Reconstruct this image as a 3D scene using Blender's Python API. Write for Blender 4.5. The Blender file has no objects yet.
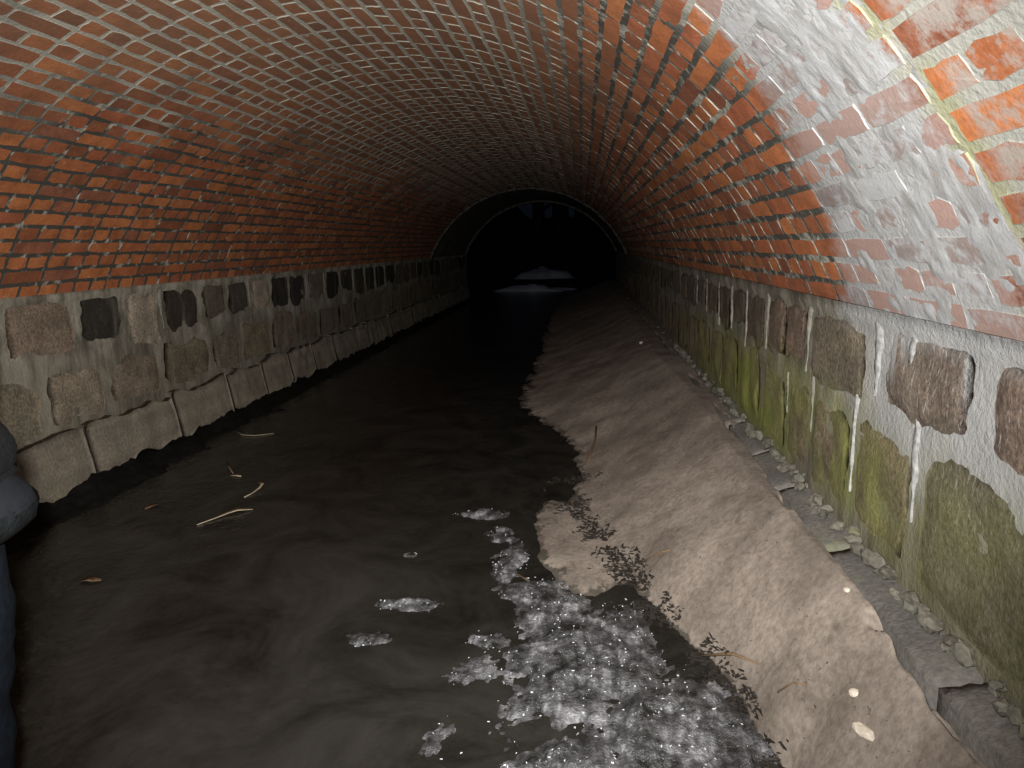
import bpy, bmesh, math, random
import numpy as np
from mathutils import Vector, Matrix, Quaternion

random.seed(7)
rng = np.random.default_rng(7)
S = bpy.context.scene
COL = S.collection

# ------------------------------------------------------------------ camera
YAW, PITCH, ROLL, FPX = .1003, .1925, -.0237, 713.6
CAM = np.array([0., 0., 1.27])
_f = np.array([-math.sin(YAW)*math.cos(PITCH), math.cos(YAW)*math.cos(PITCH), -math.sin(PITCH)])
_r = np.array([math.cos(YAW), math.sin(YAW), 0.])
_u = np.cross(_r, _f)
CR = math.cos(ROLL)*_r + math.sin(ROLL)*_u
CU = -math.sin(ROLL)*_r + math.cos(ROLL)*_u
cam = bpy.data.objects.new('camera', bpy.data.cameras.new('camera'))
COL.objects.link(cam)
cam.matrix_world = Matrix(((CR[0], CU[0], -_f[0], CAM[0]), (CR[1], CU[1], -_f[1], CAM[1]),
                           (CR[2], CU[2], -_f[2], CAM[2]), (0, 0, 0, 1)))
cam.data.sensor_width = 36
cam.data.lens = FPX/1024*36
cam.data.clip_start = .02
S.camera = cam

# ------------------------------------------------------------------ world: a dim overcast night, seen only through the far mouth
W = bpy.data.worlds.new('night_sky'); S.world = W; W.use_nodes = True
W.node_tree.nodes['Background'].inputs[0].default_value = (.40, .52, .95, 1)
W.node_tree.nodes['Background'].inputs[1].default_value = .005

# ------------------------------------------------------------------ the camera's flash, a hand's breadth from the lens
fl = bpy.data.lights.new('camera_flash', 'SPOT')
fl.energy = 700
fl.spot_size = math.radians(108)
fl.spot_blend = 1.0
fl.shadow_soft_size = .022
fl.color = (1.0, .98, .95)
flo = bpy.data.objects.new('camera_flash', fl)
COL.objects.link(flo)
_q = cam.matrix_world.to_quaternion() @ Quaternion((1, 0, 0), math.radians(3)) @ Quaternion((0, 1, 0), math.radians(4))
flo.matrix_world = Matrix.Translation(Vector(CAM) + Vector((-.05, .02, .055))) @ _q.to_matrix().to_4x4()

vs = S.view_settings
vs.view_transform = 'Standard'; vs.look = 'None'; vs.exposure = 0; vs.gamma = 1; vs.use_curve_mapping = False

# ------------------------------------------------------------------ dimensions
XL, XR = -2.73, .80            # faces of the stone walls
ZS = 1.065                     # springing of the vault
XC, RISE, RV = -.965, 1.18, 1.91
ZC = ZS + RISE - RV
TH = math.asin((XR-XC)/RV)     # half angle of the vault
Y0, YJ, YB, YE = -1.6, 1.265, 12.85, 17.0   # near end, section joint, end of brick lining, far mouth

# ------------------------------------------------------------------ helpers
def hsh(ix, iy, iz, seed):
    h = (ix.astype(np.int64)*374761393 + iy.astype(np.int64)*668265263 + iz.astype(np.int64)*2147483647 + seed*1274126177) & 0xffffffff
    h = ((h ^ (h >> 13))*1274126177) & 0xffffffff
    h = ((h ^ (h >> 16))*2246822519) & 0xffffffff
    return ((h ^ (h >> 15)) & 0xffffff)/float(0xffffff)

def vnoise(x, y, z=0., seed=0):
    x, y, z = np.broadcast_arrays(np.asarray(x, float), np.asarray(y, float), np.asarray(z, float))
    ix, iy, iz = np.floor(x), np.floor(y), np.floor(z)
    fx, fy, fz = x-ix, y-iy, z-iz
    fx, fy, fz = [t*t*(3-2*t) for t in (fx, fy, fz)]
    o = 0
    for a in (0, 1):
        for b in (0, 1):
            for c in (0, 1):
                o = o + hsh(ix+a, iy+b, iz+c, seed)*(fx if a else 1-fx)*(fy if b else 1-fy)*(fz if c else 1-fz)
    return o*2-1

def fbm(x, y, z=0., seed=0, oct=4, gain=.5):
    x = np.asarray(x, float); y = np.asarray(y, float); z = np.asarray(z, float)
    o = 0; a = 1; t = 0
    for i in range(oct):
        o = o + a*vnoise(x*2**i+i*7.3, y*2**i+i*3.1, z*2**i, seed+i); t += a; a *= gain
    return o/t

def sst(a, b, x):
    t = np.clip((np.asarray(x, float)-a)/(b-a), 0, 1)
    return t*t*(3-2*t)

def mesh_obj(name, verts, faces, mat, parent=None, smooth=False, me=None):
    if me is None:
        me = bpy.data.meshes.new(name)
        me.from_pydata([tuple(v) for v in verts], [], [tuple(f) for f in faces])
        me.materials.append(mat)
        if smooth: me.shade_smooth()
        else: me.shade_flat()
        me.update()
    o = bpy.data.objects.new(name, me)
    COL.objects.link(o)
    if parent: o.parent = parent
    return o

def fast_mesh(name, V, F, mat, smooth=False):
    """V (n,3), F (m,k) with one constant k"""
    me = bpy.data.meshes.new(name)
    V = np.asarray(V, np.float32); F = np.asarray(F, np.int32); k = F.shape[1]
    me.vertices.add(len(V)); me.vertices.foreach_set('co', V.ravel())
    me.loops.add(F.size); me.loops.foreach_set('vertex_index', F.ravel())
    me.polygons.add(len(F)); me.polygons.foreach_set('loop_start', np.arange(0, F.size, k, dtype=np.int32))
    me.materials.append(mat)
    me.update(calc_edges=True); me.validate()
    if smooth: me.shade_smooth()
    else: me.shade_flat()
    return me

def grid_faces(nu, nv, off=0, flip=False):
    i, j = np.meshgrid(np.arange(nu-1), np.arange(nv-1), indexing='ij')
    a = (i*nv+j).ravel()+off
    F = np.stack([a, a+nv, a+nv+1, a+1], 1)
    return F[:, ::-1] if flip else F

def tag(o, label=None, cat=None, group=None, kind=None):
    if label: o['label'] = label
    if cat: o['category'] = cat
    if group: o['group'] = group
    if kind: o['kind'] = kind
    return o

def empty(name, loc=(0, 0, 0), rz=0):
    o = bpy.data.objects.new(name, None); COL.objects.link(o)
    o.location = loc; o.rotation_euler = (0, 0, rz); o.empty_display_size = .1
    return o

def project(P):
    d = np.asarray(P)-CAM
    w = d@_f
    return 512+FPX*(d@CR)/w, 384-FPX*(d@CU)/w, w

# ------------------------------------------------------------------ node helpers
class NT:
    def __init__(s, name):
        s.m = bpy.data.materials.new(name); s.m.use_nodes = True
        s.t = s.m.node_tree; s.t.nodes.clear()
        s.out = s.t.nodes.new('ShaderNodeOutputMaterial')
        s.pos = s.n('ShaderNodeNewGeometry').outputs
        s.xyz = s.n('ShaderNodeSeparateXYZ', s.pos['Position']).outputs
    def n(s, typ, *ins, **kw):
        nd = s.t.nodes.new(typ)
        for k, v in kw.items():
            if hasattr(nd, k): setattr(nd, k, v)
        for i, v in enumerate(ins): s.set(nd.inputs[i], v)
        return nd
    def set(s, sock, v):
        if v is None: return
        if isinstance(v, bpy.types.NodeSocket): s.t.links.new(v, sock)
        else: sock.default_value = v
    def math(s, op, a, b=None, c=None, clamp=False):
        nd = s.n('ShaderNodeMath', a, b, c, operation=op, use_clamp=clamp); return nd.outputs[0]
    def add(s, a, b): return s.math('ADD', a, b)
    def mul(s, a, b): return s.math('MULTIPLY', a, b)
    def sub(s, a, b): return s.math('SUBTRACT', a, b)
    def noise(s, scale=5, vec=None, det=4, rough=.55, dist=0, stretch=None, w=None):
        v = vec if vec is not None else s.pos['Position']
        if stretch: v = s.n('ShaderNodeMapping', v).outputs[0]; v.node.inputs['Scale'].default_value = stretch
        if w is not None:
            mp = s.n('ShaderNodeMapping', v); mp.inputs['Location'].default_value = (w*3.1, w*1.7, w*2.3); v = mp.outputs[0]
        nd = s.n('ShaderNodeTexNoise'); s.set(nd.inputs['Vector'], v)
        nd.inputs['Scale'].default_value = scale; nd.inputs['Detail'].default_value = det
        nd.inputs['Roughness'].default_value = rough; nd.inputs['Distortion'].default_value = dist
        return nd.outputs[0]
    def rng(s, v, a, b, c=0., d=1., smooth=True):
        nd = s.n('ShaderNodeMapRange', v); nd.interpolation_type = 'SMOOTHSTEP' if smooth else 'LINEAR'
        for i, q in zip((1, 2, 3, 4), (a, b, c, d)): s.set(nd.inputs[i], q)
        return nd.outputs[0]
    def mix(s, f, a, b):
        nd = s.n('ShaderNodeMix', data_type='RGBA'); s.set(nd.inputs[0], f)
        for i, v in ((6, a), (7, b)):
            s.set(nd.inputs[i], v if isinstance(v, bpy.types.NodeSocket) else (*v, 1) if len(v) == 3 else v)
        return nd.outputs[2]
    def mulc(s, a, f):
        nd = s.n('ShaderNodeMix', data_type='RGBA', blend_type='MULTIPLY'); nd.inputs[0].default_value = 1
        s.set(nd.inputs[6], a); s.set(nd.inputs[7], f); return nd.outputs[2]
    def ramp(s, f, stops):
        nd = s.n('ShaderNodeValToRGB', f); e = nd.color_ramp.elements
        while len(e) < len(stops): e.new(.5)
        for q, (p, c) in zip(e, stops): q.position = p; q.color = (*c, 1)
        return nd.outputs[0]
    def bump(s, h, strength=.4, dist=.01):
        nd = s.n('ShaderNodeBump'); s.set(nd.inputs['Height'], h)
        nd.inputs['Strength'].default_value = strength; nd.inputs['Distance'].default_value = dist
        return nd.outputs[0]
    def principled(s, col, rough=.8, normal=None, spec=.3, **kw):
        nd = s.n('ShaderNodeBsdfPrincipled')
        s.set(nd.inputs['Base Color'], col if isinstance(col, bpy.types.NodeSocket) else (*col, 1))
        s.set(nd.inputs['Roughness'], rough); s.set(nd.inputs['Specular IOR Level'], spec)
        if normal is not None: s.set(nd.inputs['Normal'], normal)
        for k, v in kw.items(): s.set(nd.inputs[k], v)
        s.t.links.new(nd.outputs[0], s.out.inputs[0]); return nd
    # stains that belong to the place
    def calcite(s):
        """lime leached out of the vault just past the section joint (a ring 0.6-1 m wide) and its drips on the wall below"""
        x, y, z = s.xyz
        n = s.noise(3.2, det=5); n2 = s.noise(14, det=3, w=2)
        yy = s.add(y, s.mul(s.sub(n, .5), .34)); yy = s.add(s.add(yy, s.mul(s.sub(n2, .5), .14)), s.mul(s.sub(s.noise(48, det=4, rough=.7, w=3), .5), .22))
        a = s.rng(yy, 1.23, 1.33)
        end = s.math('MULTIPLY_ADD', z, -.62, 2.93)
        b = s.rng(s.sub(yy, end), -.10, .05, 1, 0)
        c = s.rng(x, -.05, .3)
        m = s.mul(s.mul(a, b), c)
        wall = s.rng(z, .98, 1.09)
        streak = s.noise(1, det=4, rough=.6, stretch=(9, 13, 1.4), w=5)
        drop = s.math('MULTIPLY_ADD', z, .48, -.52)
        drip = s.rng(s.add(streak, drop), .50, .62)
        yd = s.mul(s.rng(y, .6, 1.3), s.rng(y, 2.0, 2.7, 1, 0))
        m2 = s.mul(s.mul(drip, yd), c)
        return s.math('ADD', s.mul(m, wall), s.mul(m2, s.sub(1.0, wall)), clamp=True)
    def algae(s):
        x, y, z = s.xyz
        n = s.noise(2.2, det=5); st = s.noise(1, det=4, stretch=(6, 7, 1.5), w=3)
        a = s.mul(s.rng(z, .30, .50), s.rng(s.add(z, s.mul(st, .35)), .86, 1.05, 1, 0))
        b = s.mul(s.rng(y, 1.5, 2.5, .35, 1), s.rng(y, 3.4, 7.0, 1, 0))
        c = s.rng(x, .3, .6)
        return s.mul(s.mul(s.mul(a, b), c), s.rng(s.add(n, s.mul(st, .5)), .50, .86))

WHITE = (.40, .405, .41)

# ------------------------------------------------------------------ materials
def mat_brick():
    s = NT('fired_clay_brick')
    ri = s.pos['Random Per Island']; oi = s.n('ShaderNodeObjectInfo').outputs['Random']
    r = s.math('FRACT', s.add(ri, oi))
    r2 = s.math('FRACT', s.mul(r, 17.31))
    base = s.ramp(r, [(0, (.21, .075, .038)), (.14, (.32, .105, .044)), (.4, (.42, .138, .050)), (.66, (.47, .165, .058)),
                      (.84, (.37, .112, .048)), (1, (.26, .10, .055))])
    n = s.noise(9, det=6, rough=.65); fine = s.noise(90, det=3)
    base = s.mulc(base, s.ramp(n, [(.3, (.62, .6, .6)), (.62, (1.12, 1.1, 1.08))]))
    base = s.mulc(base, s.ramp(fine, [(.35, (.80, .82, .86)), (.65, (1.02, 1.08, 1.14))]))
    x, y, z = s.xyz
    # grime on the crown
    g = s.mul(s.rng(s.add(z, s.mul(s.noise(1.3, det=4), .5)), 1.95, 2.45), .62)
    base = s.mix(g, base, (.20, .125, .08))
    # bloom of salts on single bricks
    bl = s.mul(s.rng(s.noise(20, det=5, rough=.7, w=4), .60, .72), s.rng(r2, .72, .82))
    base = s.mix(s.mul(bl, .65), base, (.44, .40, .34))
    # calcite: some faces grey and bare, others crusted
    cal = s.calcite(); cov = s.rng(s.add(s.mul(s.noise(26, det=5, rough=.7, w=6), .8), s.mul(r2, .35)), .38, .62, 1.0, .22)
    greyed = s.mix(s.mul(cal, .75), base, s.mix(s.rng(r2, .45, .6), (.16, .152, .145), (.34, .21, .17)))
    base = s.mix(s.mul(cal, cov), greyed, WHITE)
    # near section: patchy lime
    near = s.mul(s.rng(y, 1.18, 1.24, 1, 0), s.mul(s.rng(x, .0, .3), s.rng(s.noise(11, det=7, rough=.78, w=8), .42, .58)))
    base = s.mix(s.mul(near, .85), base, (.33, .31, .28))
    s.principled(base, .85, s.bump(s.add(s.mul(n, .5), s.mul(fine, .4)), .55, .006), .25)
    return s.m

def mat_mortar():
    s = NT('lime_mortar')
    x, y, z = s.xyz
    n = s.noise(6, det=6, rough=.65); fine = s.noise(70, det=4)
    pale = s.mix(n, (.26, .245, .205), (.46, .44, .37))
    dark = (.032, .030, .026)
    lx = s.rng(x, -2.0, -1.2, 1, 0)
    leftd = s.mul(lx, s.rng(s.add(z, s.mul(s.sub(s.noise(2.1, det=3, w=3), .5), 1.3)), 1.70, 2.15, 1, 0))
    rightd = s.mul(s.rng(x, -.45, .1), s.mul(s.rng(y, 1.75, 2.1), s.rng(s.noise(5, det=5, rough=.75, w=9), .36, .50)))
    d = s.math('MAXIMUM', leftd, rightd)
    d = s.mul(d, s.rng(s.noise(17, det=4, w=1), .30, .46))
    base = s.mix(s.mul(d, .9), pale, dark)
    base = s.mix(s.mul(s.calcite(), .9), base, s.mix(s.noise(30, det=5, w=2), (.33, .33, .325), WHITE))
    near = s.mul(s.rng(y, 1.2, 1.26, 1, 0), s.rng(x, .0, .3))
    base = s.mix(s.mul(near, .8), base, (.33, .33, .30))
    base = s.mix(s.mul(s.mul(s.rng(y, 1.16, 1.26), s.rng(y, 1.26, 1.40, 1, 0)), s.mul(s.rng(x, 0, .3), s.rng(s.noise(4, w=7), .4, .6))), base, (.30, .30, .19))
    s.principled(base, .95, s.bump(s.add(n, s.mul(fine, .6)), .7, .008), .15)
    return s.m

def mat_crust():
    s = NT('calcite_crust')
    n = s.noise(10, det=7, rough=.7); fine = s.noise(60, det=5, rough=.7, w=2)
    st = s.noise(1, det=6, rough=.7, stretch=(12, 46, 12), w=4)
    base = s.mix(s.rng(s.add(s.mul(n, .5), s.mul(st, .6)), .42, .66), (.27, .265, .255), WHITE)
    base = s.mix(s.mul(s.rng(fine, .60, .72), .5), base, (.30, .24, .20))
    s.principled(base, .7, s.bump(s.add(n, s.add(s.mul(st, .8), s.mul(fine, .7))), .4, .006), .3)
    return s.m

def wall_stains(s, base, amt_calc=1.0):
    base = s.mix(s.mul(s.algae(), .85), base, s.mix(s.noise(18, w=3), (.125, .15, .028), (.25, .27, .055)))
    return s.mix(s.mul(s.calcite(), amt_calc), base, s.mix(s.noise(40, det=5, w=2), (.31, .31, .30), WHITE))

def mat_stone():
    s = NT('granite_block')
    oi = s.n('ShaderNodeObjectInfo').outputs
    n = s.noise(7, det=6, rough=.65); fine = s.noise(75, det=5, rough=.7)
    st = s.noise(1, det=5, stretch=(8, 12, 1.6), w=1)
    base = s.mulc(oi['Color'], s.ramp(n, [(.3, (.62, .60, .56)), (.68, (1.3, 1.24, 1.16))]))
    base = s.mulc(base, s.ramp(fine, [(.34, (.55, .54, .53)), (.5, (1, 1, 1)), (.68, (1.65, 1.62, 1.6))]))
    base = s.mix(s.mul(s.rng(st, .52, .72), .35), base, (.24, .21, .165))
    x, y, z = s.xyz
    # drizzle of lime flecks on the blocks under the leak
    fl_ = s.mul(s.mul(s.rng(y, 1.0, 1.3), s.rng(y, 1.6, 2.3, 1, 0)), s.mul(s.rng(x, .3, .6), s.rng(z, .45, .9)))
    base = s.mix(s.mul(s.rng(s.noise(1, det=4, rough=.7, stretch=(70, 70, 22), w=5), .56, .70), s.mul(fl_, .7)), base, (.50, .47, .43))
    base = wall_stains(s, base, .85)
    s.principled(base, .82, s.bump(s.add(n, s.mul(fine, .8)), .8, .01), .3)
    return s.m

def mat_wallmortar():
    s = NT('rubble_wall_mortar')
    x, y, z = s.xyz
    n = s.noise(5, det=6, rough=.65); fine = s.noise(55, det=5, rough=.7)
    pale = s.mix(s.rng(n, .3, .7), (.13, .118, .092), (.36, .335, .275))
    low = s.rng(s.add(z, s.mul(s.sub(s.noise(3, w=2), .5), .6)), .45, .95, 1, 0)
    base = s.mix(s.mul(low, .8), pale, s.mix(n, (.145, .13, .10), (.225, .20, .155)))
    stk = s.noise(1, det=6, rough=.7, stretch=(7, 9, 1.3), w=7)
    base = s.mulc(base, s.ramp(stk, [(.36, (.50, .49, .46)), (.55, (1, 1, 1)), (.72, (1.2, 1.2, 1.18))]))
    rnear = s.mul(s.rng(x, .3, .6), s.mul(s.rng(y, 1.8, 2.5, 1, 0), s.rng(z, .55, .8)))
    base = s.mix(s.mul(rnear, .85), base, s.mix(s.noise(24, det=5, w=4), (.33, .33, .32), WHITE))
    base = wall_stains(s, base)
    s.principled(base, .95, s.bump(s.add(n, s.mul(fine, .7)), .8, .012), .15)
    return s.m

def mat_footing():
    s = NT('silted_footing_stone')
    oi = s.n('ShaderNodeObjectInfo').outputs
    n = s.noise(5, det=6, rough=.65); fine = s.noise(60, det=5, rough=.7)
    band = s.noise(1, det=4, stretch=(3, 1.2, 16), w=2)
    base = s.mulc(oi['Color'], s.ramp(s.add(s.mul(n, .5), s.mul(band, .5)), [(.3, (.6, .6, .6)), (.68, (1.3, 1.27, 1.2))]))
    base = s.mulc(base, s.ramp(fine, [(.35, (.75, .75, .75)), (.65, (1.25, 1.25, 1.25))]))
    base = s.mix(s.mul(s.rng(s.noise(6, det=5, w=5), .62, .75), .5), base, (.15, .17, .06))
    s.principled(base, .8, s.bump(s.add(n, fine), .6, .01), .3)
    return s.m

def mat_mud():
    s = NT('river_silt')
    x, y, z = s.xyz
    n = s.noise(3.5, det=6, rough=.6); fine = s.noise(45, det=5, rough=.7); st = s.noise(1, det=5, stretch=(22, 9, 9), w=2)
    base = s.mix(s.rng(n, .3, .7), (.165, .136, .112), (.295, .25, .21))
    base = s.mulc(base, s.ramp(fine, [(.35, (.72, .71, .70)), (.62, (1.12, 1.12, 1.12))]))
    base = s.mix(s.mul(s.rng(st, .60, .72), .35), base, (.07, .055, .042))
    wet = s.rng(s.add(z, s.mul(s.sub(s.noise(15, det=6, rough=.7, dist=.5, w=4), .5), .085)), .002, .011, 1, 0)
    base = s.mix(s.mul(wet, .9), base, s.mix(s.noise(8, det=6, rough=.7, dist=.6, w=6), (.030, .026, .020), (.105, .095, .078)))
    rough = s.rng(wet, 0, 1, .85, .5)
    s.principled(base, rough, s.bump(s.add(s.mul(n, .8), s.add(s.mul(fine, .5), s.mul(st, .15))), .5, .012), .3)
    return s.m

def mat_water():
    s = NT('murky_water')
    r1 = s.noise(1, det=4, rough=.6, stretch=(9, 5, 1), dist=.4); r2 = s.noise(38, det=3, w=2)
    nrm = s.bump(s.add(r1, s.mul(r2, .25)), .55, .02)
    fr = s.n('ShaderNodeFresnel'); fr.inputs[0].default_value = 1.33; s.set(fr.inputs['Normal'], nrm)
    tr = s.n('ShaderNodeBsdfTransparent', (.40, .37, .31, 1))
    df = s.n('ShaderNodeBsdfDiffuse'); s.set(df.inputs[0], s.ramp(s.noise(2.2, det=6, rough=.7, dist=1.2, w=3), [(.32, (.020, .019, .016)), (.7, (.075, .070, .061))]))
    m1 = s.n('ShaderNodeMixShader', .45); s.t.links.new(tr.outputs[0], m1.inputs[1]); s.t.links.new(df.outputs[0], m1.inputs[2])
    gl = s.n('ShaderNodeBsdfGlossy'); gl.inputs['Roughness'].default_value = .12; s.set(gl.inputs['Normal'], nrm)
    m2 = s.n('ShaderNodeMixShader', fr.outputs[0]); s.t.links.new(m1.outputs[0], m2.inputs[1]); s.t.links.new(gl.outputs[0], m2.inputs[2])
    s.t.links.new(m2.outputs[0], s.out.inputs[0])
    return s.m

def mat_ice():
    s = NT('slushy_ice')
    n = s.noise(9, det=6, rough=.65); fine = s.noise(90, det=4, rough=.7, w=2); st = s.noise(1, det=5, stretch=(40, 16, 20), w=1)
    base = s.ramp(s.add(s.mul(n, .6), s.mul(st, .4)), [(.40, (.018, .018, .017)), (.52, (.085, .085, .088)), (.62, (.26, .26, .27)), (.75, (.50, .50, .52))])
    nrm = s.bump(s.add(n, s.add(s.mul(fine, .5), st)), .8, .02)
    p = s.principled(base, .3, nrm, .6)
    return s.m

def plain(name, col, rough=.7, spec=.3, nscale=30, amt=.3, bump=.3, metal=0.):
    s = NT(name)
    tc = s.n('ShaderNodeTexCoord').outputs['Object']
    n = s.noise(nscale, vec=tc, det=5, rough=.6)
    base = s.mulc(s.n('ShaderNodeRGB').outputs[0], s.ramp(n, [(.3, (1-amt,)*3), (.7, (1+amt,)*3)]))
    for nd in s.t.nodes:
        if nd.type == 'RGB': nd.outputs[0].default_value = (*col, 1)
    s.principled(base, rough, s.bump(n, bump, .005), spec, Metallic=metal)
    return s.m

BRICK, MORTAR, CRUST, STONE, WMORT, FOOT, MUD, WATER, ICE = (mat_brick(), mat_mortar(), mat_crust(), mat_stone(), mat_wallmortar(),
                                                             mat_footing(), mat_mud(), mat_water(), mat_ice())
SILT = plain('black_wet_silt', (.006, .0055, .005), .75, .12, 20, .5, .8)
LINING = plain('sooty_render', (.11, .10, .085), .95, .1, 4, .4, .5)

# ------------------------------------------------------------------ vault
def vpt(th, y, r=RV): return np.stack([XC+r*np.sin(th), y+0*th, ZC+r*np.cos(th)], -1)

def steps(a, b, d0, g):
    o = [a]
    while o[-1] < b: o.append(o[-1]+max(d0, d0+g*max(0, o[-1]-1.5)))
    o[-1] = b
    return np.array(o)

tt = np.linspace(-TH-.03, TH+.03, 190)
yy = steps(Y0, YB, .035, .012)
T, Y = np.meshgrid(tt, yy, indexing='ij')
rec = .0020 + .0006*fbm(T*18, Y*9, 0, 3, 3)
rec = rec - .0009*sst(.5, .7, T)*(1-sst(2.0, 2.3, Y))
rec = rec + .002*np.exp(-((Y-YJ)/.012)**2)
V = vpt(T, Y, RV+rec).reshape(-1, 3)
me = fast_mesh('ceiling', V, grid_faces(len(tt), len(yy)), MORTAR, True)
ceiling = bpy.data.objects.new('ceiling', me); COL.objects.link(ceiling)
tag(ceiling, 'segmental barrel vault of red brick over the stream tunnel', kind='structure')
md = ceiling.modifiers.new('thickness', 'SOLIDIFY'); md.thickness = .25; md.offset = 1

def brick_mesh(L, Hh, seed):
    """one brick, face towards +z (into the tunnel), long axis y"""
    r = np.random.default_rng(seed)
    n = 12
    per = []
    for k in range(n):
        # points around the rectangle: 4 long-edge points each side, 2 per short edge
        seq = [(-.5, -.5), (-.5, -.17), (-.5, .17), (-.5, .5), (-.1, .5), (.25, .5), (.5, .5), (.5, .17), (.5, -.17), (.5, -.5), (.2, -.5), (-.2, -.5)]
        per.append(seq[k])
    per = np.array(per)*[Hh, L]
    corner = [0, 3, 6, 9]
    jit = r.normal(0, .0027, per.shape); mid = per+jit
    for c in corner: mid[c] *= 1-r.uniform(.01, .09, 2)*np.array([1, .35])
    front = mid*(1-np.array([.0026/Hh, .0026/L])*2)+r.normal(0, .0008, per.shape)
    zf = r.normal(0, .0005, n)
    Vv = np.concatenate([np.c_[mid, np.full(n, -.05)], np.c_[mid, np.full(n, -.0014)+r.normal(0, .0003, n)], np.c_[front, zf], [[0, 0, r.normal(.0005, .0006)]]])
    F = []
    for k in range(n):
        q = (k+1) % n
        F += [(k, n+k, q), (q, n+k, n+q), (n+k, 2*n+k, n+q), (n+q, 2*n+k, 2*n+q), (2*n+k, 3*n, 2*n+q)]
    return Vv, np.array(F)

NC = 58
dth = 2*TH/NC
JW = .0135
HB = RV*dth-JW
LST, LHD = .262, .131
protoS = [brick_mesh(LST-JW, HB, 100+k) for k in range(7)]
protoH = [brick_mesh(LHD-JW, HB, 200+k) for k in range(7)]
bricks = []   # (kind, variant, matrix 3x3, origin, pixel area)
for i in range(NC):
    th = -TH+(i+.5)*dth
    n_in = np.array([-math.sin(th), 0, -math.cos(th)])
    tg = np.array([math.cos(th), 0, -math.sin(th)])
    for (ya, yb, sect) in ((Y0, YJ-.006, 0), (YJ+.006, YB, 1)):
        st = (i+sect) % 2
        L = LST if st == 0 else LHD
        y = ya - rng.uniform(0, .06)
        if sect == 1: y = ya
        first = True
        while y < yb-.03:
            l = L
            if first and sect == 1 and st == 1: l = L
            y1 = y+l+rng.normal(0, .0025)
            if y1 > yb: y1 = yb
            if sect == 0 and y1 > yb-.05: y1 = yb
            ln = y1-y
            yc = (y+y1)/2
            off = rng.normal(0, .0005)
            fy = (ln-JW)/(L-JW)
            if fy < .2: y = y1; continue
            a = rng.normal(0, .004); b = rng.normal(0, .004)
            ny = n_in+a*np.array([0, 1, 0])+b*tg; ny /= np.linalg.norm(ny)
            ly = np.array([0, 1, 0])-ny*ny[1]; ly /= np.linalg.norm(ly)
            lx = np.cross(ly, ny)
            flip = 1 if rng.random() < .5 else -1
            M = np.stack([lx*flip, ly*fy*flip, ny], 1)
            P = np.array([XC+(RV-off)*math.sin(th), yc, ZC+(RV-off)*math.cos(th)])
            c = [P+tg*HB/2*sx+np.array([0, 1, 0])*(ln-JW)/2*sy for sx, sy in ((-1, -1), (1, -1), (1, 1), (-1, 1))]
            px, py, w = project(np.array(c))
            area = 0
            if w.min() > .15:
                cx, cy = np.clip(px, 0, 1024), np.clip(py, 0, 768)
                area = abs(sum(cx[k]*cy[(k+1) % 4]-cx[(k+1) % 4]*cy[k] for k in range(4)))/2
            bricks.append((st, int(rng.integers(7)), M, P, area))
            y = y1; first = False
order = sorted(range(len(bricks)), key=lambda k: -bricks[k][4])
sep = set(order[:300])
def clad(me):
    # mortar clings to the flanks of every brick, only the face is bare
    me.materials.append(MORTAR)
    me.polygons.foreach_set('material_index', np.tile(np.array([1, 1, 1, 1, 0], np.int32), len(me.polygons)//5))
    return me
meS = [clad(fast_mesh('brick', v, f, BRICK)) for v, f in protoS]
meH = [clad(fast_mesh('brick', v, f, BRICK)) for v, f in protoH]
VV, FF, off = [], [], 0
for k, (st, v, M, P, area) in enumerate(bricks):
    if k in sep:
        o = bpy.data.objects.new('brick', (meS, meH)[st][v]); COL.objects.link(o); o.parent = ceiling
        o.matrix_local = Matrix([[*M[q], P[q]] for q in range(3)]+[[0, 0, 0, 1]])
    else:
        pv, pf = (protoS, protoH)[st][v]
        VV.append(pv@M.T+P); FF.append(pf+off); off += len(pv)
o = bpy.data.objects.new('brickwork', clad(fast_mesh('brickwork', np.concatenate(VV), np.concatenate(FF), BRICK))); COL.objects.link(o)
o.parent = ceiling; tag(o, kind='stuff')

# calcite crust lying over joints and brick faces in the leak ring
tt = np.linspace(.40, TH+.01, 150); ys = np.linspace(YJ+.0, 2.40, 190)
T, Y = np.meshgrid(tt, ys, indexing='ij')
Z_ = ZC+RV*np.cos(T)
end = 2.93-.62*Z_
yj = Y+.16*fbm(T*4, Y*3, 0, 21, 4)
band = sst(YJ-.06, YJ+.06, yj)*(1-sst(end-.28, end+.02, yj))*sst(.42, .62, T)
hgt = -.0195+.0190*band+.0065*fbm(T*13, Y*9, 0, 22, 4)+.0035*fbm(T*70, Y*24, 0, 24, 3)
hgt = np.minimum(hgt, .003)
V = vpt(T, Y, RV-hgt).reshape(-1, 3)
F = grid_faces(len(tt), len(ys))
keep = (hgt.reshape(-1)[F] > -.016).any(1)
me = fast_mesh('calcite_crust', V, F[keep], CRUST, True)
o = bpy.data.objects.new('calcite_crust', me); COL.objects.link(o); o.parent = ceiling
tag(o, 'white and grey lime crust leached over the brick')

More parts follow.
